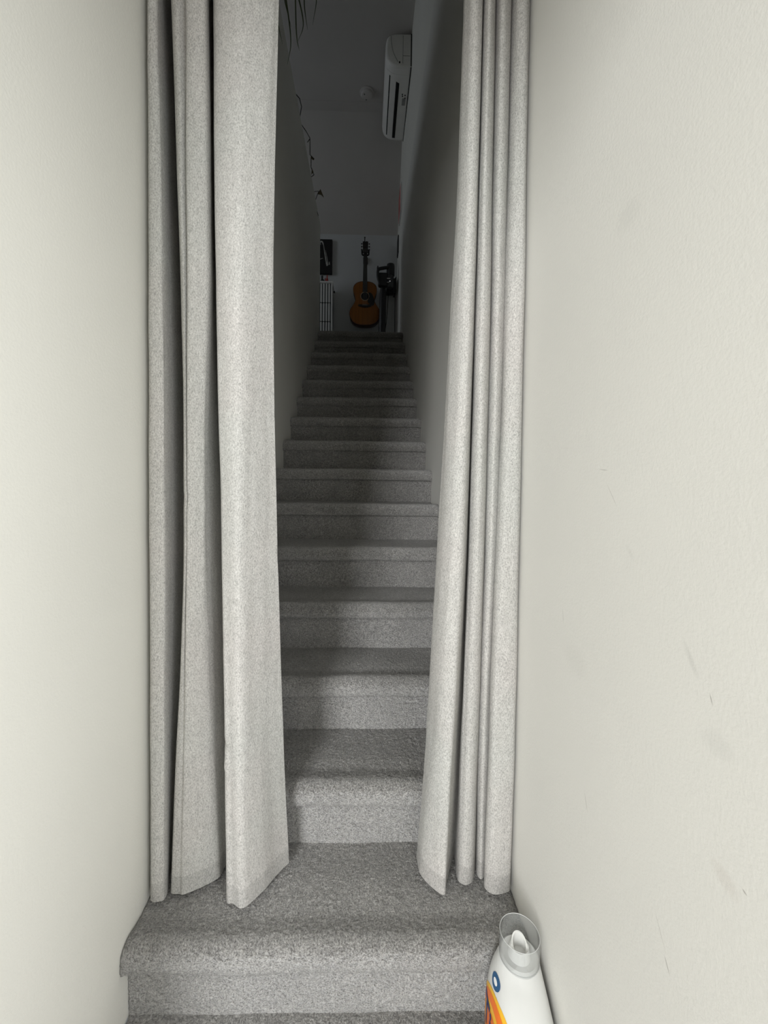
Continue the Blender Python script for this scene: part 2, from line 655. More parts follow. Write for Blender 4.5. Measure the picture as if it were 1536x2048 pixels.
stairs = thing('staircase', (0.45, 0.0, -0.19), 'steep straight flight of stairs covered in grey speckled carpet between white walls', 'stairs')
for k in range(0, 15):
    y0, z0 = k * GO, k * RISE
    near = k <= 2
    step = 0.0034 if near else (0.012 if k < 7 else 0.02)
    nx = 270 if near else (76 if k < 7 else 46)
    last = (y0 + GO + NOSE + (0.02 if k < 14 else 0.0))
    path = [(y0 + NOSE, z0 - THICK + 0.004), (y0 + 0.012, z0 - THICK), (y0 + 0.003, z0 - THICK + 0.010), (y0, z0 - 0.036),
            (y0 + 0.004, z0 - 0.016), (y0 + 0.016, z0 - 0.003), (y0 + 0.034, z0 + 0.001), (y0 + 0.058, z0 - 0.003), (y0 + 0.085, z0 - 0.006),
            (y0 + 0.13, z0 - 0.003), (y0 + 0.20, z0 - 0.001), (last, z0)]
    sheet(densify(path, step), None, nx, 'tread', stairs, 0.007 if near else 0.0, k)
    path = [(y0 + NOSE + 0.002, z0 - RISE - 0.004), (y0 + NOSE, z0 - RISE + 0.03), (y0 + NOSE, z0 - THICK - 0.03), (y0 + NOSE, z0 - THICK + 0.008)]
    sheet(densify(path, step), None, nx, 'riser', stairs, 0.006 if near else 0.0, k + 0.5)

pts = []
for k in range(0, 15):
    pts += [(k * GO + NOSE + 0.010, (k - 1) * RISE - 0.012), (k * GO + NOSE + 0.010, k * RISE - 0.012)]
pts += [(14 * GO + 0.28, 14 * RISE - 0.012), (14 * GO + 0.28, 14 * RISE - 0.25), (0.5, -0.25), (NOSE + 0.01, -0.25)]
bm = new()
prism(bm, [(0.010, a, b) for a, b in pts], (0.882, 0, 0))
obj('base', bm, M['trim'], stairs, None, 0)

# carpet of the entry hall below the first step
f = sheet(densify([(-0.42, -0.19), (-0.2, -0.19), (0.04, -0.19)], 0.0036), None, 250, 'floor', None, 0.007, -1)
f['kind'] = 'structure'
bm = new()
box(bm, -2.7, 1.0, -5.0, -0.415, -0.26, -0.192)
box(bm, -2.7, -0.125, -0.415, 0.22, -0.26, -0.192)
box(bm, -0.125, 1.0, -0.415, 0.025, -0.26, -0.203)
struct('floor_entry', bm, M['carpet'], 0)

# ---------------------------------------------------------------- curtains
CURTAIN_Z = [2.42, 2.1, 1.8, 1.5, 1.2, 0.9, 0.6, 0.4, 0.25, 0.13, 0.015]
LEFT_FOLDS = [[(-0.0092,0.165),(0.0026,0.115),(0.0149,0.115),(0.013,0.14),(-0.0084,0.24),(-0.0085,0.32),(0.0143,0.22),(0.0377,0.14),(0.06,0.12),(0.0815,0.134),(0.0928,0.113),(0.1148,0.11),(0.1334,0.128),(0.113,0.2),(0.0884,0.3),(0.123,0.22),(0.1466,0.145),(0.1722,0.113),(0.2244,0.1),(0.2664,0.108),(0.2965,0.119),(0.3119,0.133)],[(-0.0092,0.163),(0.0036,0.1142),(0.0216,0.1141),(0.0212,0.1383),(0.0008,0.2363),(-0.0085,0.3135),(0.0277,0.217),(0.0501,0.1391),(0.069,0.1199),(0.0835,0.1329),(0.0942,0.1133),(0.119,0.1123),(0.1367,0.1303),(0.1185,0.1993),(0.0977,0.2948),(0.1278,0.2187),(0.1475,0.1423),(0.1728,0.1117),(0.2231,0.0989),(0.2594,0.1091),(0.2869,0.1228),(0.3023,0.1377)],[(-0.0093,0.159),(0.0048,0.1126),(0.0278,0.1122),(0.0289,0.1348),(0.0108,0.229),(0.0023,0.3004),(0.0404,0.211),(0.0615,0.1374),(0.077,0.1198),(0.0857,0.1308),(0.0953,0.1138),(0.1215,0.117),(0.1382,0.135),(0.1232,0.198),(0.1078,0.2844),(0.1337,0.216),(0.1506,0.1368),(0.1744,0.109),(0.2223,0.0966),(0.2532,0.1112),(0.2782,0.1304),(0.2938,0.147)],[(-0.0093,0.155),(0.0052,0.111),(0.0316,0.1103),(0.0335,0.1313),(0.0198,0.2217),(0.0151,0.2873),(0.0509,0.205),(0.0705,0.1357),(0.0834,0.1197),(0.0874,0.1287),(0.0965,0.1143),(0.1223,0.1217),(0.1371,0.1397),(0.1262,0.1967),(0.1174,0.274),(0.1408,0.2133),(0.1576,0.1313),(0.1795,0.1063),(0.2214,0.0943),(0.2504,0.1133),(0.2745,0.138),(0.2903,0.1563)],[(-0.0093,0.151),(0.0046,0.1094),(0.0343,0.1085),(0.037,0.1279),(0.0262,0.2143),(0.028,0.2743),(0.0588,0.199),(0.0765,0.1339),(0.0863,0.1195),(0.0872,0.1265),(0.0957,0.1149),(0.1212,0.1263),(0.1282,0.1443),(0.1256,0.1953),(0.1271,0.2636),(0.1478,0.2107),(0.1666,0.1259),(0.1865,0.1037),(0.2225,0.0921),(0.2506,0.1155),(0.2758,0.1456),(0.2936,0.1657)],[(-0.0093,0.147),(0.0055,0.1078),(0.0347,0.1066),(0.0383,0.1244),(0.0287,0.207),(0.0327,0.2612),(0.0603,0.193),(0.0771,0.1322),(0.0853,0.1194),(0.0866,0.1244),(0.0949,0.1154),(0.1208,0.131),(0.1263,0.149),(0.1291,0.194),(0.1352,0.2532),(0.1533,0.208),(0.1747,0.1204),(0.1928,0.101),(0.2253,0.0898),(0.2531,0.1176),(0.2818,0.1532),(0.2992,0.175)],[(-0.0093,0.143),(0.0063,0.1062),(0.0333,0.1047),(0.0383,0.1209),(0.0274,0.1997),(0.0315,0.2481),(0.0551,0.187),(0.0687,0.1305),(0.0781,0.1193),(0.0827,0.1223),(0.0924,0.1159),(0.1227,0.1357),(0.1313,0.1537),(0.1363,0.1927),(0.1445,0.2428),(0.1592,0.2053),(0.1816,0.1149),(0.1988,0.0983),(0.2296,0.0875),(0.2585,0.1197),(0.2891,0.1608),(0.3069,0.1843)],[(-0.0093,0.1403),(0.0065,0.1051),(0.0318,0.1035),(0.038,0.1186),(0.0244,0.1948),(0.0269,0.2394),(0.0478,0.183),(0.0589,0.1293),(0.0705,0.1192),(0.0782,0.1208),(0.0899,0.1163),(0.1252,0.1388),(0.1379,0.1568),(0.1432,0.1918),(0.1523,0.2359),(0.1639,0.2036),(0.1856,0.1113),(0.2029,0.0966),(0.233,0.086),(0.2633,0.1212),(0.2939,0.1659),(0.3131,0.1906)],[(-0.0093,0.1383),(0.0068,0.1043),(0.0306,0.1026),(0.0378,0.1169),(0.022,0.1911),(0.0232,0.2329),(0.043,0.18),(0.0534,0.1284),(0.0653,0.1191),(0.0752,0.1198),(0.0874,0.1166),(0.128,0.1411),(0.1438,0.1591),(0.1485,0.1911),(0.1591,0.2307),(0.1681,0.2022),(0.1882,0.1086),(0.2066,0.0952),(0.2363,0.0849),(0.2685,0.1222),(0.2992,0.1697),(0.3187,0.1952)],[(-0.0094,0.1367),(0.0069,0.1037),(0.0297,0.1018),(0.0376,0.1155),(0.02,0.1882),(0.0201,0.2277),(0.0396,0.1776),(0.0492,0.1278),(0.0613,0.1191),(0.0728,0.1189),(0.0854,0.1168),(0.1305,0.143),(0.1489,0.161),(0.1529,0.1906),(0.1657,0.2265),(0.1719,0.2012),(0.1903,0.1064),(0.2096,0.0942),(0.2388,0.084),(0.2728,0.1231),(0.3039,0.1727),(0.3239,0.199)],[(-0.0094,0.1352),(0.007,0.1031),(0.0289,0.1011),(0.0375,0.1142),(0.0181,0.1854),(0.017,0.2227),(0.0363,0.1753),(0.0452,0.1271),(0.0577,0.119),(0.0706,0.1181),(0.0837,0.117),(0.1329,0.1448),(0.1537,0.1628),(0.1572,0.1901),(0.1721,0.2225),(0.1756,0.2001),(0.1921,0.1043),(0.2118,0.0931),(0.2406,0.0831),(0.2768,0.1239),(0.3085,0.1756),(0.3289,0.2025)]]
RIGHT_FOLDS = [[(0.7663,0.175),(0.7652,0.145),(0.772,0.11),(0.7903,0.112),(0.8052,0.14),(0.8335,0.24),(0.8108,0.15),(0.8081,0.118),(0.8162,0.108),(0.8348,0.14),(0.8663,0.24),(0.8416,0.155),(0.8436,0.115),(0.87,0.135),(0.8906,0.19),(0.8825,0.16),(0.885,0.125),(0.8994,0.115),(0.9191,0.14),(0.9189,0.18)],[(0.7627,0.1777),(0.7614,0.1463),(0.7705,0.111),(0.7887,0.1118),(0.8027,0.14),(0.8285,0.239),(0.8074,0.1512),(0.8061,0.1199),(0.8143,0.1098),(0.8349,0.1407),(0.8669,0.2383),(0.842,0.1564),(0.8456,0.1175),(0.871,0.137),(0.8907,0.1893),(0.8811,0.1581),(0.8851,0.1241),(0.9022,0.1149),(0.9191,0.1388),(0.9189,0.1783)],[(0.757,0.183),(0.7564,0.149),(0.768,0.113),(0.7863,0.1114),(0.7999,0.14),(0.8252,0.237),(0.8053,0.1536),(0.8048,0.1238),(0.8135,0.1134),(0.8355,0.142),(0.8669,0.235),(0.8431,0.1592),(0.848,0.1224),(0.8722,0.141),(0.8897,0.188),(0.8788,0.1544),(0.8844,0.1224),(0.9046,0.1146),(0.9192,0.1364),(0.9189,0.175)],[(0.7469,0.1883),(0.7479,0.1517),(0.7606,0.115),(0.7806,0.111),(0.7963,0.14),(0.8231,0.235),(0.8044,0.156),(0.8035,0.1277),(0.8143,0.117),(0.8367,0.1433),(0.8667,0.2317),(0.8447,0.162),(0.8496,0.1273),(0.8727,0.145),(0.8874,0.1867),(0.8758,0.1507),(0.8822,0.1207),(0.906,0.1143),(0.9192,0.134),(0.9189,0.1717)],[(0.7368,0.1937),(0.7384,0.1543),(0.7532,0.117),(0.7739,0.1106),(0.7908,0.14),(0.8202,0.233),(0.8026,0.1584),(0.8032,0.1315),(0.8151,0.1206),(0.836,0.1447),(0.8657,0.2283),(0.8445,0.1648),(0.8502,0.1323),(0.8722,0.149),(0.8852,0.1853),(0.8728,0.1469),(0.8789,0.1189),(0.9045,0.1141),(0.9192,0.1316),(0.919,0.1683)],[(0.7242,0.199),(0.7273,0.157),(0.7434,0.119),(0.7672,0.1102),(0.7854,0.14),(0.8173,0.231),(0.7992,0.1608),(0.8004,0.1354),(0.8135,0.1242),(0.8345,0.146),(0.8621,0.225),(0.8426,0.1676),(0.8483,0.1372),(0.8684,0.153),(0.8797,0.184),(0.8657,0.1432),(0.8724,0.1172),(0.9022,0.1138),(0.9192,0.1292),(0.919,0.165)],[(0.712,0.2043),(0.7168,0.1597),(0.7331,0.121),(0.7583,0.1098),(0.7756,0.14),(0.8116,0.229),(0.7938,0.1632),(0.796,0.1393),(0.809,0.1278),(0.8312,0.1473),(0.8576,0.2217),(0.8398,0.1704),(0.8453,0.1421),(0.8649,0.157),(0.8744,0.1827),(0.8593,0.1395),(0.8657,0.1155),(0.9003,0.1135),(0.9192,0.1268),(0.919,0.1617)],[(0.7046,0.2079),(0.7105,0.1614),(0.7261,0.1223),(0.7512,0.1095),(0.7666,0.14),(0.8057,0.2277),(0.7893,0.1648),(0.7924,0.1418),(0.8049,0.1302),(0.8281,0.1482),(0.8543,0.2194),(0.8376,0.1723),(0.843,0.1454),(0.8632,0.1597),(0.8716,0.1818),(0.8559,0.137),(0.8615,0.1143),(0.8993,0.1134),(0.9178,0.1252),(0.919,0.1594)],[(0.6974,0.2106),(0.7024,0.1628),(0.7223,0.1233),(0.7463,0.1093),(0.7606,0.14),(0.8003,0.2267),(0.787,0.166),(0.7894,0.1438),(0.8023,0.132),(0.8263,0.1489),(0.8521,0.2178),(0.8379,0.1737),(0.843,0.1479),(0.8624,0.1617),(0.8706,0.1811),(0.8531,0.1351),(0.8624,0.1134),(0.8963,0.1132),(0.9155,0.124),(0.919,0.1578)],[(0.6904,0.2127),(0.6948,0.1638),(0.7194,0.1241),(0.7424,0.1092),(0.7559,0.14),(0.7951,0.2259),(0.7856,0.167),(0.7869,0.1453),(0.8003,0.1334),(0.8249,0.1494),(0.8506,0.2164),(0.8388,0.1748),(0.8434,0.1499),(0.862,0.1633),(0.8703,0.1806),(0.8509,0.1336),(0.8633,0.1128),(0.8938,0.1131),(0.9135,0.123),(0.919,0.1564)],[(0.6837,0.2147),(0.6876,0.1649),(0.7166,0.1249),(0.7394,0.109),(0.7515,0.14),(0.7901,0.2251),(0.7843,0.1679),(0.7846,0.1468),(0.7984,0.1348),(0.8236,0.1499),(0.8492,0.2152),(0.8397,0.1759),(0.8438,0.1518),(0.8615,0.1648),(0.87,0.1801),(0.8487,0.1322),(0.8644,0.1121),(0.8917,0.113),(0.9117,0.1221),(0.919,0.1552)]]
CREASES = [  # (x0, z0, x1, z1, width, depth) pinched wrinkles in the cloth
    (0.25, 0.906, 0.292, 0.875, 0.010, -0.004), (0.292, 0.875, 0.310, 0.833, 0.010, -0.004),
    (0.214, 0.635, 0.275, 0.598, 0.012, -0.003), (0.249, 1.256, 0.309, 1.221, 0.010, -0.003),
    (0.150, 0.445, 0.192, 0.402, 0.007, 0.009), (0.11, 0.373, 0.19, 0.354, 0.010, -0.005),
    (0.117, 0.69, 0.153, 0.647, 0.020, 0.010), (0.689, 0.473, 0.706, 0.397, 0.014, 0.010),
    (0.095, 1.02, 0.13, 0.99, 0.015, 0.006)]


def crease(x, z):
    d = 0.0
    for x0, z0, x1, z1, wd, a in CREASES:
        vx, vz = x1 - x0, z1 - z0
        L2 = vx * vx + vz * vz
        t = ((x - x0) * vx + (z - z0) * vz) / L2
        if t < -0.3 or t > 1.3:
            continue
        tc = min(1, max(0, t))
        dist = math.hypot(x - x0 - vx * tc, z - z0 - vz * tc)
        d += a * math.exp(-(dist / wd) ** 2)
    return d


def curtain(name, table, label, seed):
    """Lofted through measured fold sections: table[level][control] = (x, y)."""
    zs = []
    levels = []
    dense = 20
    # interpolate each control vertically
    nC = len(table[0])
    cols = []
    for c in range(nC):
        pts = [Vector((table[i][c][0], table[i][c][1], CURTAIN_Z[i])) for i in range(len(CURTAIN_Z))]
        cols.append(catmull(pts, dense))
    nz = len(cols[0])
    rows = []
    for i in range(nz):
        z = cols[0][i].z
        sec = catmull([Vector((cols[c][i].x, cols[c][i].y, 0)) for c in range(nC)], 10)
        row = []
        for j, q in enumerate(sec):
            y = q.y + crease(q.x, z)
            y += 0.0022 * noise.noise(Vector((q.x * 9, z * 5, seed))) + 0.0012 * noise.noise(Vector((q.x * 30, z * 11, seed + 4)))
            x = q.x + 0.0015 * noise.noise(Vector((j * 0.175, z * 4, seed + 9)))
            x = min(max(x, lx(0.15) + 0.003), rx(0.15) - 0.003)
            row.append((x, y, z))
        rows.append(row)
    t = thing(name, (rows[-1][0][0], rows[-1][0][1], 0.012), label, 'curtain')
    cut = next(i for i in range(nz) if rows[i][0][2] < 0.066)

    def part(rs, nm, mat, grow):
        bm = new()
        vs = [[bm.verts.new(p) for p in r] for r in rs]
        for i in range(len(vs) - 1):
            for j in range(len(vs[0]) - 1):
                bm.faces.new((vs[i][j], vs[i][j + 1], vs[i + 1][j + 1], vs[i + 1][j]))
        o = obj(nm, bm, mat, t, None, 80)
        s = o.modifiers.new('thickness', 'SOLIDIFY')
        s.thickness = grow
        s.offset = 0.0
        es = o.modifiers.new('crisp_rim', 'EDGE_SPLIT')
        es.split_angle = math.radians(50)
        return o
    part(rows[:cut + 1], 'panel', M['fabric'], 0.0016)
    part(rows[cut:], 'hem', M['hem_fabric'], 0.0018)
    return t


lc = curtain('curtain', LEFT_FOLDS, 'left light grey heathered curtain with one wide flat fold at its free edge', 1.7)
rc = curtain('curtain', RIGHT_FOLDS, 'right light grey heathered curtain bunched in four narrow folds against the right wall', 5.3)
bm = new()
tube(bm, [(lx(0.15) + 0.001, 0.15, 2.435), (rx(0.15) - 0.001, 0.15, 2.435)], 0.012, 16)
rod = obj('curtain_rod', bm, M['white_plastic'])
tag(rod, 'white tension rod spanning the stairwell above both curtains', 'curtain rod')

# ---------------------------------------------------------------- detergent bottle
BX = 0.858
bt = thing('detergent_bottle', (BX, -0.12, -0.19), 'white detergent bottle with clear pouring cap standing against the bottom step', 'bottle')
RINGS = [  # z, centre x, half x, y far, y near, exponent
    (-0.188, BX, 0.050, -0.020, -0.225, 3.2), (-0.182, BX, 0.058, -0.013, -0.234, 3.2), (-0.16, BX, 0.061, -0.010, -0.238, 3.2),
    (-0.08, BX - 0.002, 0.061, -0.010, -0.234, 3.0), (-0.05, BX - 0.002, 0.060, -0.010, -0.222, 2.9), (-0.03, BX - 0.002, 0.059, -0.010, -0.205, 2.7),
    (-0.005, BX, 0.057, -0.010, -0.180, 2.5), (0.015, BX + 0.002, 0.053, -0.011, -0.156, 2.3), (0.032, BX + 0.006, 0.047, -0.013, -0.130, 2.2),
    (0.044, BX + 0.009, 0.043, -0.016, -0.108, 2.0), (0.050, BX + 0.010, 0.039, -0.020, -0.100, 2.0)]


def ring_at(z):
    for a, b in zip(RINGS, RINGS[1:]):
        if a[0] <= z <= b[0]:
            t = (z - a[0]) / (b[0] - a[0])
            return [p + (q - p) * t for p, q in zip(a, b)]
    return list(RINGS[0] if z < RINGS[0][0] else RINGS[-1])


def body_ring(z, n=56):
    _, cx, hx, yf, yn, e = ring_at(z)
    cy, hy = (yf + yn) / 2, (yf - yn) / 2
    out = []
    for k in range(n):
        a = 2 * PI * k / n
        c, s = math.cos(a), math.sin(a)
        out.append((cx + hx * math.copysign(abs(c) ** (2 / e), c), cy + hy * math.copysign(abs(s) ** (2 / e), s), z))
    return out


def side_x(y, z):
    _, cx, hx, yf, yn, e = ring_at(z)
    cy, hy = (yf + yn) / 2, (yf - yn) / 2
    s = min(0.98, abs((y - cy) / hy))
    return cx - hx * (1 - s ** e) ** (1 / e)


bm = new()
zz = [-0.188, -0.186, -0.182, -0.17, -0.14, -0.11, -0.08, -0.065, -0.05, -0.04, -0.03, -0.018, -0.005, 0.005, 0.015, 0.024, 0.032, 0.038, 0.044, 0.050]
loft(bm, [body_ring(z) for z in zz])
obj('body', bm, M['bottle'], bt)
# grip running down the near shoulder
bm = new()
hp = catmull([(BX + 0.008, -0.150, -0.018), (BX + 0.006, -0.190, -0.040), (BX + 0.003, -0.220, -0.080), (BX, -0.224, -0.13)], 6)
tube(bm, hp, [0.020 + 0.003 * math.sin(PI * i / (len(hp) - 1)) for i in range(len(hp))], 18)
obj('grip', bm, M['bottle'], bt)
# collar and pouring spout
CX, CY = BX + 0.010, -0.060
bm = new()
lathe(bm, (CX, CY, 0), X, Y, Zv, [(0.0385, 0.046), (0.0395, 0.056), (0.036, 0.059), (0.030, 0.057)], 40)
obj('collar', bm, M['bottle'], bt)
bm = new()
n = 28
outer, inner = [], []
rs = [(0.024, 0.056), (0.022, 0.066), (0.019, 0.078)]
for r, z in rs:
    outer.append([(CX + r * math.cos(2 * PI * k / n), CY + r * math.sin(2 * PI * k / n), z) for k in range(n)])
top = [(CX + 0.016 * math.cos(2 * PI * k / n), CY + 0.016 * math.sin(2 * PI * k / n), 0.080 + 0.012 * math.sin(2 * PI * k / n)) for k in range(n)]
tin = [(CX + 0.0135 * math.cos(2 * PI * k / n), CY + 0.0135 * math.sin(2 * PI * k / n), 0.079 + 0.012 * math.sin(2 * PI * k / n)) for k in range(n)]
low = [(CX + 0.014 * math.cos(2 * PI * k / n), CY + 0.014 * math.sin(2 * PI * k / n), 0.060) for k in range(n)]
loft(bm, outer + [top, tin, low], True, True)
obj('spout', bm, M['white_plastic'], bt)
bm = new()
lathe(bm, (CX, CY, 0), X, Y, Zv, [(0.0398, 0.052), (0.0412, 0.053), (0.0412, 0.075), (0.0410, 0.1035), (0.0404, 0.1045), (0.0394, 0.1040), (0.0396, 0.075), (0.0398, 0.052)], 56, False, False)
capo = obj('clear_cap', bm, M['clear'], bt, 'clear see-through cap open at the top')
M['rim'] = plain('frosted_rim_plastic', (0.55, 0.56, 0.555), 0.25)
for rr, zr, tr in ((0.0405, 0.1042, 0.0007), (0.0408, 0.0530, 0.0008)):
    bm = new()
    lathe(bm, (CX, CY, zr), X, Y, Zv, [(rr - tr, 0.0), (rr, tr), (rr + tr, 0.0), (rr, -tr), (rr - tr, 0.0)], 56, False, False)
    obj('rim', bm, M['rim'], capo)
# printed label on the left flank


def flank_patch(bm, fn, nu, nv, lift):
    vs = []
    for i in range(nu + 1):
        row = []
        for j in range(nv + 1):
            y, z = fn(i / nu, j / nv)
            row.append(bm.verts.new((side_x(y, z) - lift, y, z)))
        vs.append(row)
    for i in range(nu):
        for j in range(nv):
            bm.faces.new((vs[i][j], vs[i][j + 1], vs[i + 1][j + 1], vs[i + 1][j]))


def disc_patch(cy, cz, ry, rz, r0=0.0):
    def fn(u, v):
        r = r0 + (1 - r0) * u
        a = 2 * PI * v
        return cy + ry * r * math.cos(a), cz + rz * r * math.sin(a)
    return fn


LCY, LCZ = -0.112, -0.058
bm = new()
flank_patch(bm, disc_patch(LCY, LCZ, 0.080, 0.072), 10, 48, 0.0006)
lab = obj('label', bm, M['label_yellow'], bt, 'yellow and orange ringed label with navy lettering')
for nm, r0, r1, mt, lf in (('label_ring', 0.70, 0.90, 'label_orange', 0.0010), ('label_ring', 0.0, 0.52, 'label_orange', 0.0010)):
    bm = new()
    flank_patch(bm, disc_patch(LCY, LCZ, 0.080 * r1, 0.072 * r1, r0 / r1), 6, 48, lf)
    obj(nm, bm, M[mt], lab)
txt = bpy.data.curves.new('label_text', 'FONT')
txt.body = 'Tide'
txt.size = 0.074
txt.align_x = 'CENTER'
txt.align_y = 'CENTER'
txt.offset = 0.0016
tmp = bpy.data.objects.new('label_text', txt)
C.objects.link(tmp)
bpy.context.view_layer.update()
tme = bpy.data.meshes.new_from_object(tmp.evaluated_get(bpy.context.evaluated_depsgraph_get()))
bpy.data.objects.remove(tmp)
bm = new()
bm.from_mesh(tme)
bmesh.ops.subdivide_edges(bm, edges=[e for e in bm.edges if e.calc_length() > 0.008], cuts=2, use_grid_fill=True)
for v in bm.verts:
    y, z = LCY - v.co.x * 0.86, LCZ + 0.008 + v.co.y
    v.co = Vector((side_x(y, z) - 0.0016, y, z))
obj('lettering', bm, M['label_blue'], lab, None, 0)
bm = new()
flank_patch(bm, disc_patch(-0.082, 0.024, 0.017, 0.009), 4, 28, 0.0012)
bd = obj('badge', bm, M['label_teal'], bt, 'small blue oval badge')
bm = new()
flank_patch(bm, disc_patch(-0.082, 0.024, 0.008, 0.0035), 3, 20, 0.0018)
obj('badge_mark', bm, M['white_print'], bd)

# ---------------------------------------------------------------- air conditioner on the upper right wall
ax = rx(3.5) + UPX - 0.004
ac = thing('air_conditioner', (ax, 3.56, 4.99), 'white split air conditioner high on the right wall near the ceiling', 'air conditioner')
sec = catmull([(0.0, 0.0), (0.06, 0.0), (0.13, 0.004), (0.185, 0.022), (0.225, 0.060), (0.240, 0.11), (0.242, 0.18), (0.236, 0.25), (0.215, 0.285), (0.16, 0.305), (0.08, 0.308), (0.0, 0.308)], 4)


def ac_loft(y0, y1, k0=1.0, k1=1.0, grow=0.0):
    bm = new()
    rings = []
    for y, k in ((y0, k0), (y1, k1)):
        rings.append([(ax - max(0, q.x * k + (grow if q.x > 0.01 else 0)), y, 4.99 + 0.154 + (q.y - 0.154) * k + (grow if q.y > 0.3 else -grow if q.y < 0.02 else 0)) for q in sec])
    loft(bm, rings)
    return bm


obj('housing', ac_loft(3.20, 3.95), M['ac_plastic'], ac)
bm = new()
rings = []
for y, k in ((3.120, 0.90), (3.124, 0.95), (3.134, 0.985), (3.15, 1.0), (3.198, 1.0)):
    rings.append([(ax - q.x * k, y, 4.99 + 0.154 + (q.y - 0.154) * k) for q in sec])
loft(bm, rings)
cap = obj('end_cap', bm, M['ac_plastic'], ac)
bm = new()
rings = []
for y, k in ((3.952, 1.0), (3.965, 0.985), (3.975, 0.92)):
    rings.append([(ax - q.x * k, y, 4.99 + 0.154 + (q.y - 0.154) * k) for q in sec])
loft(bm, rings)
obj('end_cap', bm, M['ac_plastic'], ac)
# curved seam and screw plug on the near cap
bm = new()
arc = catmull([(ax - 0.192, 3.1185, 5.268), (ax - 0.185, 3.1175, 5.19), (ax - 0.165, 3.1175, 5.11), (ax - 0.125, 3.1185, 5.035)], 6)
tube(bm, arc, 0.0016, 5)
tube(bm, [(ax - 0.078, 3.1185, 5.275), (ax - 0.078, 3.1185, 5.02)], 0.0015, 5)
tube(bm, [(ax - 0.078, 3.1185, 5.09), (ax - 0.010, 3.1185, 5.09)], 0.0012, 5)
obj('seam', bm, M['seam'], cap)
bm = new()
box(bm, ax - 0.115, ax - 0.102, 3.116, 3.123, 5.022, 5.036)
obj('plug', bm, M['slot'], cap)
bm = new()
box(bm, ax - 0.004, ax + 0.004, 3.116, 3.124, 5.0, 5.29)
box(bm, ax - 0.004, ax + 0.004, 3.124, 3.97, 4.985, 4.992)
obj('wall_gap', bm, M['slot'], ac)


def under(xo):
    """Underside height of the casing at distance xo from the wall."""
    for a, b in zip(sec, sec[1:]):
        if b.x > a.x and a.x <= xo <= b.x and a.y < 0.15:
            return 4.99 + a.y + (b.y - a.y) * (xo - a.x) / (b.x - a.x)
    return 4.99


def under_strip(x0, x1, ya0, ya1, yb, lift):
    bm = new()
    hexa(bm, [(ax - x0, ya0, under(x0) - lift), (ax - x1, ya1, under(x1) - lift), (ax - x1, yb, under(x1) - lift), (ax - x0, yb, under(x0) - lift),
              (ax - x0, ya0, under(x0) + 0.004), (ax - x1, ya1, under(x1) + 0.004), (ax - x1, yb, under(x1) + 0.004), (ax - x0, yb, under(x0) + 0.004)])
    return bm


obj('air_outlet', under_strip(0.098, 0.130, 3.285, 3.270, 3.93, 0.0015), M['slot'], ac)
obj('louver', under_strip(0.134, 0.186, 3.262, 3.235, 3.93, 0.0025), M['ac_plastic'], ac)
obj('louver_gap', under_strip(0.189, 0.199, 3.235, 3.230, 3.92, 0.0015), M['slot'], ac)
obj('sticker', under_strip(0.022, 0.056, 3.44, 3.44, 3.52, 0.0012), M['sticker'], ac, 'small grey printed sticker')
bm = new()
for dx, dy in ((0.03, 3.40), (0.055, 3.41), (0.058, 3.39), (0.028, 3.43)):
    box(bm, ax - dx - 0.005, ax - dx + 0.005, dy, dy + 0.014, under(dx) - 0.0015, under(dx) + 0.002)
obj('printed_mark', bm, M['slot'], ac)

# ---------------------------------------------------------------- smoke detector
sd = thing('smoke_detector', (0.49, 3.76, CEIL), 'round white smoke detector on the ceiling at the top of the stairs', 'smoke detector')
bm = new()
lathe(bm, (0.49, 3.76, CEIL), X, Y, (0, 0, -1), [(0.078, -0.001), (0.078, 0.010), (0.072, 0.014)], 32)
obj('base', bm, M['ceiling'], sd)
bm = new()
lathe(bm, (0.49, 3.76, CEIL), X, Y, (0, 0, -1), [(0.062, 0.012), (0.062, 0.026), (0.054, 0.037), (0.03, 0.044), (0.0, 0.045)], 32)
obj('cover', bm, M['ceiling'], sd)
bm = new()
lathe(bm, (0.465, 3.735, CEIL), X, Y, (0, 0, -1), [(0.006, 0.03), (0.006, 0.046), (0.0, 0.047)], 12)
obj('test_button', bm, M['seam'], sd)
bm = new()
lathe(bm, (0.485, 3.80, CEIL), X, Y, (0, 0, -1), [(0.009, 0.03), (0.009, 0.0415), (0.0, 0.042)], 12)
obj('vent', bm, M['seam'], sd)

# ---------------------------------------------------------------- spider plant on the left half wall
PX, PY = -0.062, 1.34
pl = thing('spider_plant', (PX, PY, LEDGE_L), 'spider plant with thin leaves drooping over the left half wall at top', 'plant')
bm = new()
lathe(bm, (PX, PY, LEDGE_L), X, Y, Zv, [(0.040, 0.001), (0.046, 0.02), (0.054, 0.10), (0.056, 0.112), (0.050, 0.112), (0.047, 0.095)], 28, True, False)
pot = obj('pot', bm, M['pot'], pl)
bm = new()
lathe(bm, (PX, PY, LEDGE_L), X, Y, Zv, [(0.048, 0.09), (0.03, 0.098), (0.0, 0.1)], 24)
obj('soil', bm, M['soil'], pot)
TIPS = [(0.050, 1.42, 3.43), (0.072, 1.45, 3.35), (0.100, 1.40, 3.50), (0.135, 1.46, 3.44), (0.118, 1.52, 3.55), (0.181, 1.45, 3.54), (0.205, 1.48, 3.60),
        (-0.25, 1.30, 3.75), (-0.22, 1.45, 3.70), (-0.05, 1.62, 3.95), (-0.08, 1.05, 3.93)]
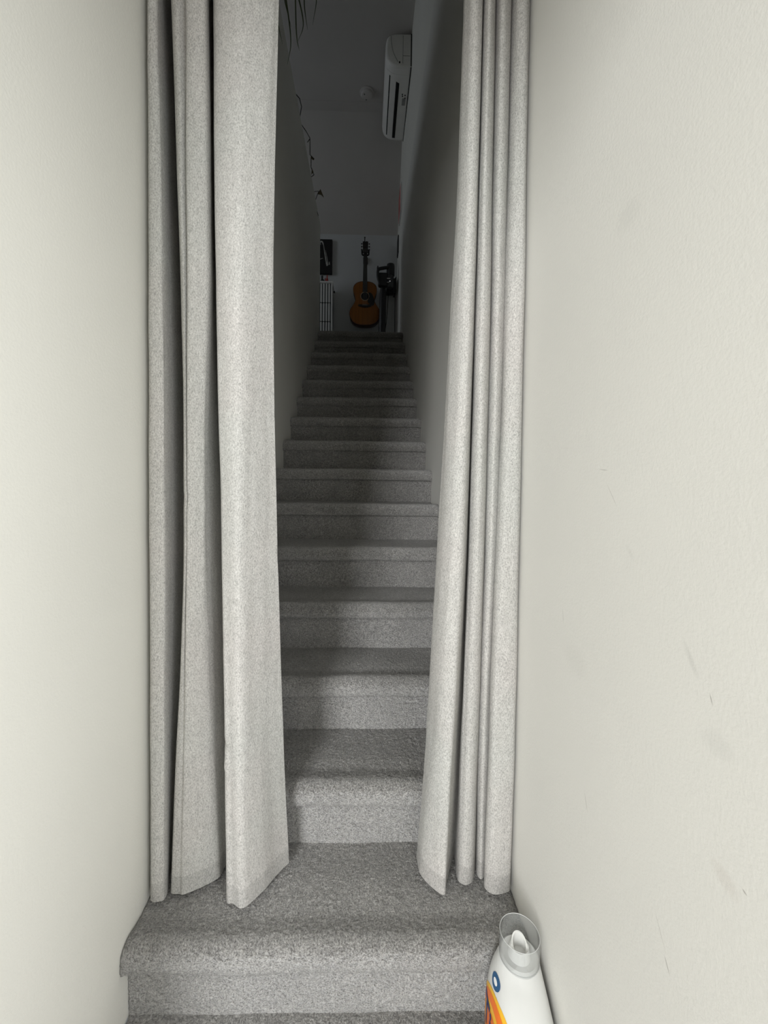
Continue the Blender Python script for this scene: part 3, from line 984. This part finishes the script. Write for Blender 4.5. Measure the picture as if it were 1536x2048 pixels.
for i, (tx, ty, tz) in enumerate(TIPS):
    st = Vector((PX + random.uniform(-0.012, 0.012), PY + random.uniform(-0.012, 0.012), LEDGE_L + 0.095))
    e = Vector((tx, ty, tz))
    mid = st + (e - st) * 0.45
    mid.z = st.z + random.uniform(0.06, 0.13)
    knee = st + (e - st) * random.uniform(0.80, 0.92)
    knee.z = st.z - 0.06 - 0.3 * max(0, (st.z - tz) - 0.3)
    low = e + Vector((random.choice((-1, 1)) * random.uniform(0.015, 0.035), random.uniform(-0.03, 0.03), random.uniform(0.08, 0.16)))
    path = catmull([st, mid, knee, low, e], 7)
    bm = new()
    n = len(path)
    prev = None
    for j, q in enumerate(path):
        tdir = (path[min(j + 1, n - 1)] - path[max(j - 1, 0)]).normalized()
        sdir = tdir.cross(Vector((0.35, 1.0, 0.1)).normalized())
        sdir = sdir.normalized() if sdir.length > 1e-3 else Vector((0, 1, 0))
        f = j / (n - 1)
        wd = 0.0045 * (1 - f ** 3) * min(1, 0.5 + f * 3) + 0.0006
        nrm = tdir.cross(sdir).normalized()
        cur = [bm.verts.new(q + sdir * wd), bm.verts.new(q - nrm * wd * 0.35), bm.verts.new(q - sdir * wd)]
        if prev:
            bm.faces.new((prev[0], prev[1], cur[1], cur[0]))
            bm.faces.new((prev[1], prev[2], cur[2], cur[1]))
        prev = cur
    obj('leaf', bm, M['leaf'], pl, None, 80)

# dry twiggy vine lying along the same half wall
vn = thing('dried_vine', (0.0, 2.55, LEDGE_L), 'thin dry vine trailing along the top edge of the left half wall', 'vine')
bm = new()
vp = [(-0.05, 2.05, LEDGE_L + 0.004), (-0.02, 2.16, LEDGE_L + 0.006), (0.016, 2.20, 3.845), (0.014, 2.30, 3.875), (-0.02, 2.40, LEDGE_L + 0.004), (0.018, 2.50, 3.863), (0.048, 2.52, 3.824),
      (0.024, 2.55, 3.816), (0.047, 2.525, 3.822), (0.035, 2.62, 3.772), (0.062, 2.66, 3.768), (0.03, 2.72, 3.82), (0.012, 2.85, 3.84), (0.032, 2.90, 3.812), (-0.02, 3.0, LEDGE_L + 0.004),
      (-0.02, 3.18, LEDGE_L + 0.004), (0.03, 3.28, 3.93), (-0.02, 3.34, LEDGE_L + 0.004), (0.012, 3.42, 3.78)]
tube(bm, vp, 0.0032, 6)
obj('stem', bm, M['twig'], vn)


def small_leaf(pts, dvec):
    bm = new()
    prism(bm, pts, dvec)
    obj('leaf', bm, M['dry_leaf'], vn)


small_leaf([(0.016, 3.30, 3.916), (0.045, 3.30, 3.966), (0.080, 3.30, 3.884), (0.05, 3.29, 3.905)], (0.0, 0.006, 0.001))
small_leaf([(0.040, 2.65, 3.79), (0.066, 2.66, 3.772), (0.058, 2.66, 3.758), (0.036, 2.65, 3.770)], (0.0, 0.004, 0.001))
small_leaf([(0.020, 2.84, 3.83), (0.034, 2.85, 3.80), (0.014, 2.86, 3.785)], (0.0, 0.004, 0.001))

# ---------------------------------------------------------------- back wall: picture
pc = thing('canvas_picture', (-0.13, 4.65, 3.79), 'black canvas picture with pale streaks on the back wall', 'picture')
bm = new()
box(bm, -0.34, 0.052, 4.615, 4.649, 3.79, 4.235, 0.003, 1)
obj('canvas', bm, M['canvas_black'], pc)
bm = new()


def streak(bm, pts, ww):
    """Flat printed stroke on the front of the canvas."""
    pp = [Vector(q) for q in catmull([(a, 4.6142, b) for a, b in pts], 4)]
    prev = None
    for i, q in enumerate(pp):
        t = (pp[min(i + 1, len(pp) - 1)] - pp[max(i - 1, 0)]).normalized()
        s = t.cross(Vector((0, 1, 0))).normalized()
        f = i / (len(pp) - 1)
        wd = ww[0] + (ww[1] - ww[0]) * f
        cur = (bm.verts.new(q + s * wd), bm.verts.new(q - s * wd))
        if prev:
            bm.faces.new((prev[0], prev[1], cur[1], cur[0]))
        prev = cur


streak(bm, [(-0.062, 4.165), (-0.045, 4.06), (-0.026, 3.95), (-0.012, 3.89)], (0.004, 0.010))
streak(bm, [(-0.034, 4.09), (-0.012, 3.98), (0.0, 3.90)], (0.002, 0.005))
streak(bm, [(-0.115, 3.972), (-0.067, 3.990)], (0.006, 0.002))
streak(bm, [(0.015, 3.945), (0.019, 3.905)], (0.003, 0.008))
streak(bm, [(-0.112, 4.185), (-0.092, 4.205), (-0.072, 4.190), (-0.065, 4.165)], (0.010, 0.006))
streak(bm, [(-0.118, 4.165), (-0.096, 4.172)], (0.010, 0.008))
obj('print', bm, M['canvas_grey'], pc, 'pale grey strokes printed on black', 0)

# ---------------------------------------------------------------- white slatted cabinet and what stands on it
CB0, CB1, CF, CBK = -0.28, 0.080, 4.38, 4.63
CT = 3.585
cb = thing('slatted_cabinet', ((CB0 + CB1) / 2, CBK, FLOOR_UP), 'tall white cabinet with vertical slats against the back wall', 'cabinet')
bm = new()
box(bm, CB0, CB1 - 0.018, CF + 0.022, CBK, FLOOR_UP, CT - 0.022)
obj('carcass', bm, plain('grey_inner_panel', (0.16, 0.17, 0.175), 0.6), cb, 'dark inner body', 0)
bm = new()
box(bm, CB1 - 0.018, CB1, CF + 0.004, CBK, FLOOR_UP, CT - 0.022, 0.002, 1)
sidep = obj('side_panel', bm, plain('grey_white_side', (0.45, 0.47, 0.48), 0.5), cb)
bm = new()
box(bm, CB0 - 0.004, CB1 + 0.004, CF - 0.004, CBK, CT - 0.024, CT, 0.003, 1)
obj('top', bm, M['trim'], cb)
bm = new()
box(bm, CB1 - 0.018, CB1 + 0.001, CF - 0.002, CF + 0.010, FLOOR_UP, CT - 0.024, 0.002, 1)
obj('stile', bm, M['trim'], cb)
px = CB1 - 0.040
while px > CB0 + 0.01:
    for z0, z1 in ((FLOOR_UP + 0.02, 3.078), (3.086, 3.312), (3.320, CT - 0.028)):
        bm = new()
        box(bm, px - 0.011, px + 0.009, CF, CF + 0.012, z0, z1, 0.003, 1)
        obj('slat', bm, M['trim'], cb)
    px -= 0.0335
for z in (3.082, 3.316):
    bm = new()
    box(bm, CB0, CB1 - 0.018, CF + 0.008, CF + 0.016, z - 0.012, z + 0.012)
    obj('rail', bm, M['dark_plastic'], cb, None, 0)
bm = new()
lathe(bm, (CB1 - 0.002, 4.50, 3.505), Y, Zv, X, [(0.006, 0.0), (0.006, 0.008), (0.013, 0.012), (0.013, 0.02), (0.008, 0.024)], 16)
obj('knob', bm, M['black_plastic'], sidep)

b1 = thing('dark_bottle', (-0.058, 4.50, CT), 'small dark bottle on the white slatted cabinet', 'bottle')
bm = new()
lathe(bm, (-0.058, 4.50, CT), X, Y, Zv, [(0.026, 0.0), (0.028, 0.004), (0.028, 0.058), (0.020, 0.070), (0.014, 0.074)], 20)
obj('body', bm, M['black_plastic'], b1)
bm = new()
lathe(bm, (-0.064, 4.50, CT), X, Y, Zv, [(0.013, 0.072), (0.013, 0.120), (0.010, 0.123)], 16)
obj('cap', bm, M['dark_plastic'], b1)
b2 = thing('red_bottle', (0.0, 4.50, CT), 'small red pointed bottle on the white slatted cabinet', 'bottle')
bm = new()
lathe(bm, (0.0, 4.50, CT), X, Y, Zv, [(0.018, 0.0), (0.020, 0.004), (0.019, 0.05), (0.012, 0.085), (0.008, 0.09)], 18)
obj('body', bm, M['red'], b2)
bm = new()
lathe(bm, (0.0, 4.50, CT), X, Y, Zv, [(0.008, 0.088), (0.006, 0.125), (0.002, 0.135)], 12)
obj('nozzle', bm, M['red'], b2)
b3 = thing('pink_tube', (-0.026, 4.53, CT), 'thin pale pink tube between the dark and red bottles', 'tube')
bm = new()
lathe(bm, (-0.026, 4.53, CT), X, Y, Zv, [(0.008, 0.0), (0.009, 0.03), (0.008, 0.10), (0.003, 0.112)], 14)
obj('body', bm, M['poster'], b3)
bm = new()
lathe(bm, (-0.026, 4.53, CT), X, Y, Zv, [(0.0085, -0.0005), (0.0102, 0.001), (0.0102, 0.024), (0.0092, 0.025)], 14)
obj('cap', bm, M['white_plastic'], b3)
b4 = thing('white_jar', (-0.108, 4.50, CT), 'small white jar at the left on the slatted cabinet', 'jar')
bm = new()
lathe(bm, (-0.108, 4.50, CT), X, Y, Zv, [(0.016, 0.0), (0.018, 0.004), (0.018, 0.040), (0.015, 0.046)], 18)
obj('body', bm, M['white_plastic'], b4)
bm = new()
lathe(bm, (-0.108, 4.50, CT), X, Y, Zv, [(0.0175, 0.045), (0.0175, 0.060), (0.016, 0.062)], 18)
obj('lid', bm, M['white_plastic'], b4)

# ---------------------------------------------------------------- acoustic guitar on its wall hanger
GX, GZ, GY0, GY1 = 0.488, 3.075, 4.46, 4.565
gt = thing('acoustic_guitar', (GX, GY1, GZ), 'acoustic guitar with orange-brown top hanging on the back wall', 'guitar')
half = [(0.0, 0.0), (0.004, 0.07), (0.022, 0.125), (0.055, 0.165), (0.11, 0.192), (0.16, 0.197), (0.21, 0.182), (0.265, 0.145), (0.31, 0.125), (0.35, 0.126), (0.40, 0.143), (0.45, 0.152), (0.50, 0.142), (0.535, 0.108), (0.553, 0.06), (0.558, 0.0)]
hs = catmull([(a, b, 0) for a, b in half], 4)
outline = [(GX + q.y, GZ + q.x) for q in hs] + [(GX - q.y, GZ + q.x) for q in hs[-2:0:-1]]
cxg, czg = GX, GZ + 0.25


def scaled(k, y):
    return [(cxg + (a - cxg) * k, y, czg + (b - czg) * k) for a, b in outline]


bm = new()
loft(bm, [scaled(0.985, GY1), scaled(1.0, GY1 - 0.006), scaled(1.0, GY0 + 0.004), scaled(0.99, GY0)])
body = obj('body', bm, M['mahogany'], gt, 'dark red-brown back and sides')
bm = new()
loft(bm, [scaled(0.972, GY0 + 0.002), scaled(0.972, GY0 - 0.0022), scaled(0.966, GY0 - 0.003)])
topb = obj('soundboard', bm, M['spruce'], gt, 'orange-brown wooden top')
SHZ = 3.440
yb = GY0 - 0.003
bm = new()
lathe(bm, (GX, yb, SHZ), X, Zv, (0, -1, 0), [(0.048, -0.002), (0.048, 0.0012), (0.0, 0.0012)], 32)
obj('sound_hole', bm, M['slot'], topb)
bm = new()
lathe(bm, (GX, yb, SHZ), X, Zv, (0, -1, 0), [(0.051, -0.001), (0.051, 0.001), (0.056, 0.001), (0.056, -0.001)], 36, False, False)
obj('rosette', bm, plain('rosette_inlay', (0.45, 0.40, 0.30), 0.4), topb)
bm = new()
pg = catmull([(GX + 0.045, 0, SHZ + 0.050), (GX + 0.085, 0, SHZ + 0.035), (GX + 0.112, 0, SHZ - 0.02), (GX + 0.122, 0, SHZ - 0.075), (GX + 0.105, 0, SHZ - 0.115), (GX + 0.065, 0, SHZ - 0.105),
              (GX + 0.035, 0, SHZ - 0.07), (GX + 0.040, 0, SHZ - 0.040), (GX + 0.054, 0, SHZ - 0.005), (GX + 0.050, 0, SHZ + 0.025)], 4, True)
prism(bm, [(q.x, yb - 0.0016, q.z) for q in pg], (0, 0.002, 0))
obj('pickguard', bm, M['black_plastic'], topb)
bm = new()
bz = 3.318
br = catmull([(GX - 0.085, 0, bz), (GX - 0.075, 0, bz + 0.014), (GX - 0.03, 0, bz + 0.016), (GX + 0.03, 0, bz + 0.016), (GX + 0.075, 0, bz + 0.014), (GX + 0.085, 0, bz), (GX + 0.06, 0, bz - 0.012), (GX, 0, bz - 0.022), (GX - 0.06, 0, bz - 0.012)], 3, True)
prism(bm, [(q.x, yb - 0.009, q.z) for q in br], (0, 0.010, 0))
brd = obj('bridge', bm, M['ebony'], topb)
bm = new()
box(bm, GX - 0.036, GX + 0.036, yb - 0.012, yb - 0.008, bz + 0.006, bz + 0.009)
obj('saddle', bm, M['canvas_grey'], brd)
NZ1 = 3.985
bm = new()
hexa(bm, [(GX - 0.028, yb + 0.022, 3.60), (GX + 0.028, yb + 0.022, 3.60), (GX + 0.028, yb - 0.004, 3.60), (GX - 0.028, yb - 0.004, 3.60),
          (GX - 0.022, yb + 0.012, NZ1), (GX + 0.022, yb + 0.012, NZ1), (GX + 0.022, yb - 0.006, NZ1), (GX - 0.022, yb - 0.006, NZ1)])
neck = obj('neck', bm, M['mahogany'], gt)
bm = new()
hexa(bm, [(GX - 0.030, yb - 0.001, 3.492), (GX + 0.030, yb - 0.001, 3.492), (GX + 0.030, yb - 0.008, 3.492), (GX - 0.030, yb - 0.008, 3.492),
          (GX - 0.0225, yb - 0.006, NZ1), (GX + 0.0225, yb - 0.006, NZ1), (GX + 0.0225, yb - 0.012, NZ1), (GX - 0.0225, yb - 0.012, NZ1)])
obj('fretboard', bm, M['ebony'], neck)
bm = new()
hd = [(GX - 0.024, NZ1), (GX + 0.024, NZ1), (GX + 0.031, NZ1 + 0.025), (GX + 0.036, NZ1 + 0.15), (GX + 0.012, NZ1 + 0.156), (GX, NZ1 + 0.150), (GX - 0.012, NZ1 + 0.156), (GX - 0.036, NZ1 + 0.15), (GX - 0.031, NZ1 + 0.025)]
prism(bm, [(a, yb - 0.008 + (b - NZ1) * 0.16, b) for a, b in hd], (0, 0.015, 0))
head = obj('headstock', bm, M['ebony'], gt)
for s in (-1, 1):
    for i in range(3):
        z = NZ1 + 0.045 + i * 0.040
        yk = yb + 0.004 + (z - NZ1) * 0.16
        bm = new()
        tube(bm, [(GX + s * 0.028, yk, z), (GX + s * 0.044, yk, z)], 0.0035, 8)
        lathe(bm, (GX + s * 0.044, yk, z), Y, Zv, (s, 0, 0), [(0.004, 0.0), (0.0095, 0.003), (0.0095, 0.010), (0.005, 0.013)], 12)
        obj('tuning_peg', bm, M['black_plastic'], head)
for i in range(6):
    f = (i - 2.5) / 2.5
    bm = new()
    tube(bm, [(GX + f * 0.027, yb - 0.0125, bz + 0.008), (GX + f * 0.019, yb - 0.0145, NZ1), (GX + f * 0.022, yb - 0.006 + 0.06 * 0.16 - 0.003, NZ1 + 0.06)], 0.0006, 5)
    obj('string', bm, M['metal'], gt)

hg = thing('guitar_hanger', (GX, 4.65, NZ1 - 0.03), 'black padded wall hook holding the guitar under its headstock', 'hook')
bm = new()
box(bm, GX - 0.03, GX + 0.03, 4.628, 4.65, NZ1 - 0.05, NZ1 + 0.04, 0.006, 2)
obj('wall_plate', bm, M['black_plastic'], hg)
bm = new()
tube(bm, [(GX, 4.63, NZ1 - 0.012), (GX, 4.50, NZ1 - 0.012)], 0.008, 10)
tube(bm, catmull([(GX - 0.042, 4.405, NZ1 + 0.000), (GX - 0.042, 4.44, NZ1 - 0.012), (GX - 0.038, 4.48, NZ1 - 0.012), (GX, 4.502, NZ1 - 0.012), (GX + 0.038, 4.48, NZ1 - 0.012), (GX + 0.042, 4.44, NZ1 - 0.012), (GX + 0.042, 4.405, NZ1 + 0.000)], 5), 0.0105, 10)
obj('yoke', bm, M['black_plastic'], hg)
bm = new()
prism(bm, [(GX - 0.014, 4.425, NZ1 - 0.006), (GX + 0.014, 4.425, NZ1 - 0.006), (GX + 0.010, 4.425, NZ1 - 0.024), (GX, 4.425, NZ1 - 0.032), (GX - 0.010, 4.425, NZ1 - 0.024)], (0, 0.002, 0))
tube(bm, [(GX - 0.043, 4.43, NZ1 - 0.010), (GX - 0.02, 4.427, NZ1 - 0.012), (GX + 0.02, 4.427, NZ1 - 0.012), (GX + 0.043, 4.43, NZ1 - 0.010)], 0.007, 8)
obj('strap', bm, M['dark_plastic'], hg)
bm = new()
tube(bm, [(GX - 0.010, 4.50, NZ1 + 0.145), (GX - 0.010, 4.50, NZ1 + 0.215)], 0.006, 8)
lathe(bm, (GX - 0.010, 4.50, NZ1 + 0.208), X, Y, Zv, [(0.008, 0.0), (0.010, 0.006), (0.006, 0.016)], 10)
obj('tuner_clip', bm, M['black_plastic'], head)

# ---------------------------------------------------------------- cordless stick vacuum on its dock
VX = 0.76
vc = thing('stick_vacuum', (VX, 4.410, FLOOR_UP), 'black cordless stick vacuum hanging in the back right corner', 'vacuum cleaner')
bm = new()
lathe(bm, (0.806, 4.360, 3.645), X, Y, Zv, [(0.040, 0.0), (0.050, 0.012), (0.051, 0.125), (0.046, 0.148), (0.030, 0.156)], 28)
obj('motor', bm, M['black_plastic'], vc)
bm = new()
tube(bm, catmull([(0.79, 4.330, 3.745), (0.72, 4.320, 3.730), (0.656, 4.315, 3.710), (0.645, 4.315, 3.665), (0.650, 4.320, 3.605), (0.675, 4.330, 3.545)], 5), [0.020] * 12 + [0.017] * 14, 12)
lathe(bm, (0.645, 4.315, 3.720), X, Y, Zv, [(0.014, 0.0), (0.010, 0.02), (0.004, 0.034)], 10)
obj('handle', bm, M['black_plastic'], vc)
bm = new()
box(bm, 0.652, 0.772, 4.315, 4.400, 3.515, 3.680, 0.022, 4)
obj('battery', bm, M['black_plastic'], vc)
bm = new()
lathe(bm, (0.800, 4.360, 3.505), X, Y, Zv, [(0.030, 0.0), (0.044, 0.012), (0.047, 0.14), (0.044, 0.15)], 24)
binp = obj('dust_bin', bm, plain('smoky_plastic', (0.05, 0.05, 0.052), 0.2), vc)
bm = new()
tube(bm, [(0.76, 4.313, 3.600), (0.80, 4.312, 3.600)], 0.006, 8)
obj('latch', bm, M['metal'], binp)
bm = new()
tube(bm, [(0.76, 4.315, 3.555), (0.79, 4.312, 3.553)], 0.004, 8)
obj('latch', bm, M['metal'], binp)
bm = new()
lathe(bm, (0.797, 4.312, 3.567), X, Zv, (0, -1, 0), [(0.005, 0.0), (0.005, 0.003), (0.0, 0.004)], 12)
obj('indicator_light', bm, M['led'], binp)
bm = new()
wd = [(0.716, 4.390, 3.545), (0.714, 4.390, 3.45), (0.710, 4.390, 3.10), (0.708, 4.390, 2.76)]
tube(bm, wd, [0.030, 0.042, 0.046, 0.044], 14)
obj('wand', bm, M['black_plastic'], vc)
bm = new()
box(bm, 0.60, 0.82, 4.330, 4.440, FLOOR_UP + 0.002, FLOOR_UP + 0.075, 0.02, 3)
tube(bm, [(0.708, 4.390, 2.79), (0.708, 4.390, 2.72)], 0.03, 12)
obj('floor_head', bm, M['black_plastic'], vc)

dk = thing('vacuum_dock', (0.85, 4.65, 3.56), 'black wall charging dock behind the stick vacuum', 'dock')
bm = new()
box(bm, 0.765, 0.888, 4.555, 4.649, 3.535, 3.725, 0.008, 2)
box(bm, 0.853, 0.886, 4.46, 4.60, 3.495, 3.66, 0.006, 2)
prism(bm, [(0.853, 4.46, 3.655), (0.886, 4.46, 3.655), (0.886, 4.46, 3.70)], (0, 0.12, 0))
obj('bracket', bm, M['black_plastic'], dk)
bm = new()
tube(bm, catmull([(0.792, 4.60, 3.545), (0.785, 4.60, 3.35), (0.768, 4.61, 3.15), (0.750, 4.62, 3.0), (0.745, 4.63, 2.80)], 5), 0.004, 6)
obj('cord', bm, M['black_plastic'], dk)
bm = new()
tube(bm, [(0.878, 4.60, 3.70), (0.884, 4.635, 3.60), (0.885, 4.64, 3.3), (0.886, 4.64, 2.80)], 0.0035, 6)
obj('cord', bm, M['black_plastic'], dk)

# ---------------------------------------------------------------- prints on the right wall upstairs
wx = rx(4.3) + UPX


def frame_on_wall(name, y0, y1, z0, z1, label, mat_frame, mat_print):
    t = thing(name, (wx, (y0 + y1) / 2, z0), label, 'picture')
    bm = new()
    box(bm, wx - 0.012, wx - 0.0005, y0, y1, z0, z1, 0.002, 1)
    obj('frame', bm, mat_frame, t)
    bm = new()
    box(bm, wx - 0.014, wx - 0.011, y0 + 0.012, y1 - 0.012, z0 + 0.012, z1 - 0.012)
    obj('print', bm, mat_print, t, None, 0)


frame_on_wall('wall_poster', 4.06, 4.36, 4.27, 4.60, 'pink and red print high on the right wall upstairs', M['trim'], M['poster'])
frame_on_wall('picture_frame', 4.42, 4.56, 3.98, 4.20, 'small dark framed picture on the right wall near the vacuum', M['black_plastic'], M['dark_plastic'])
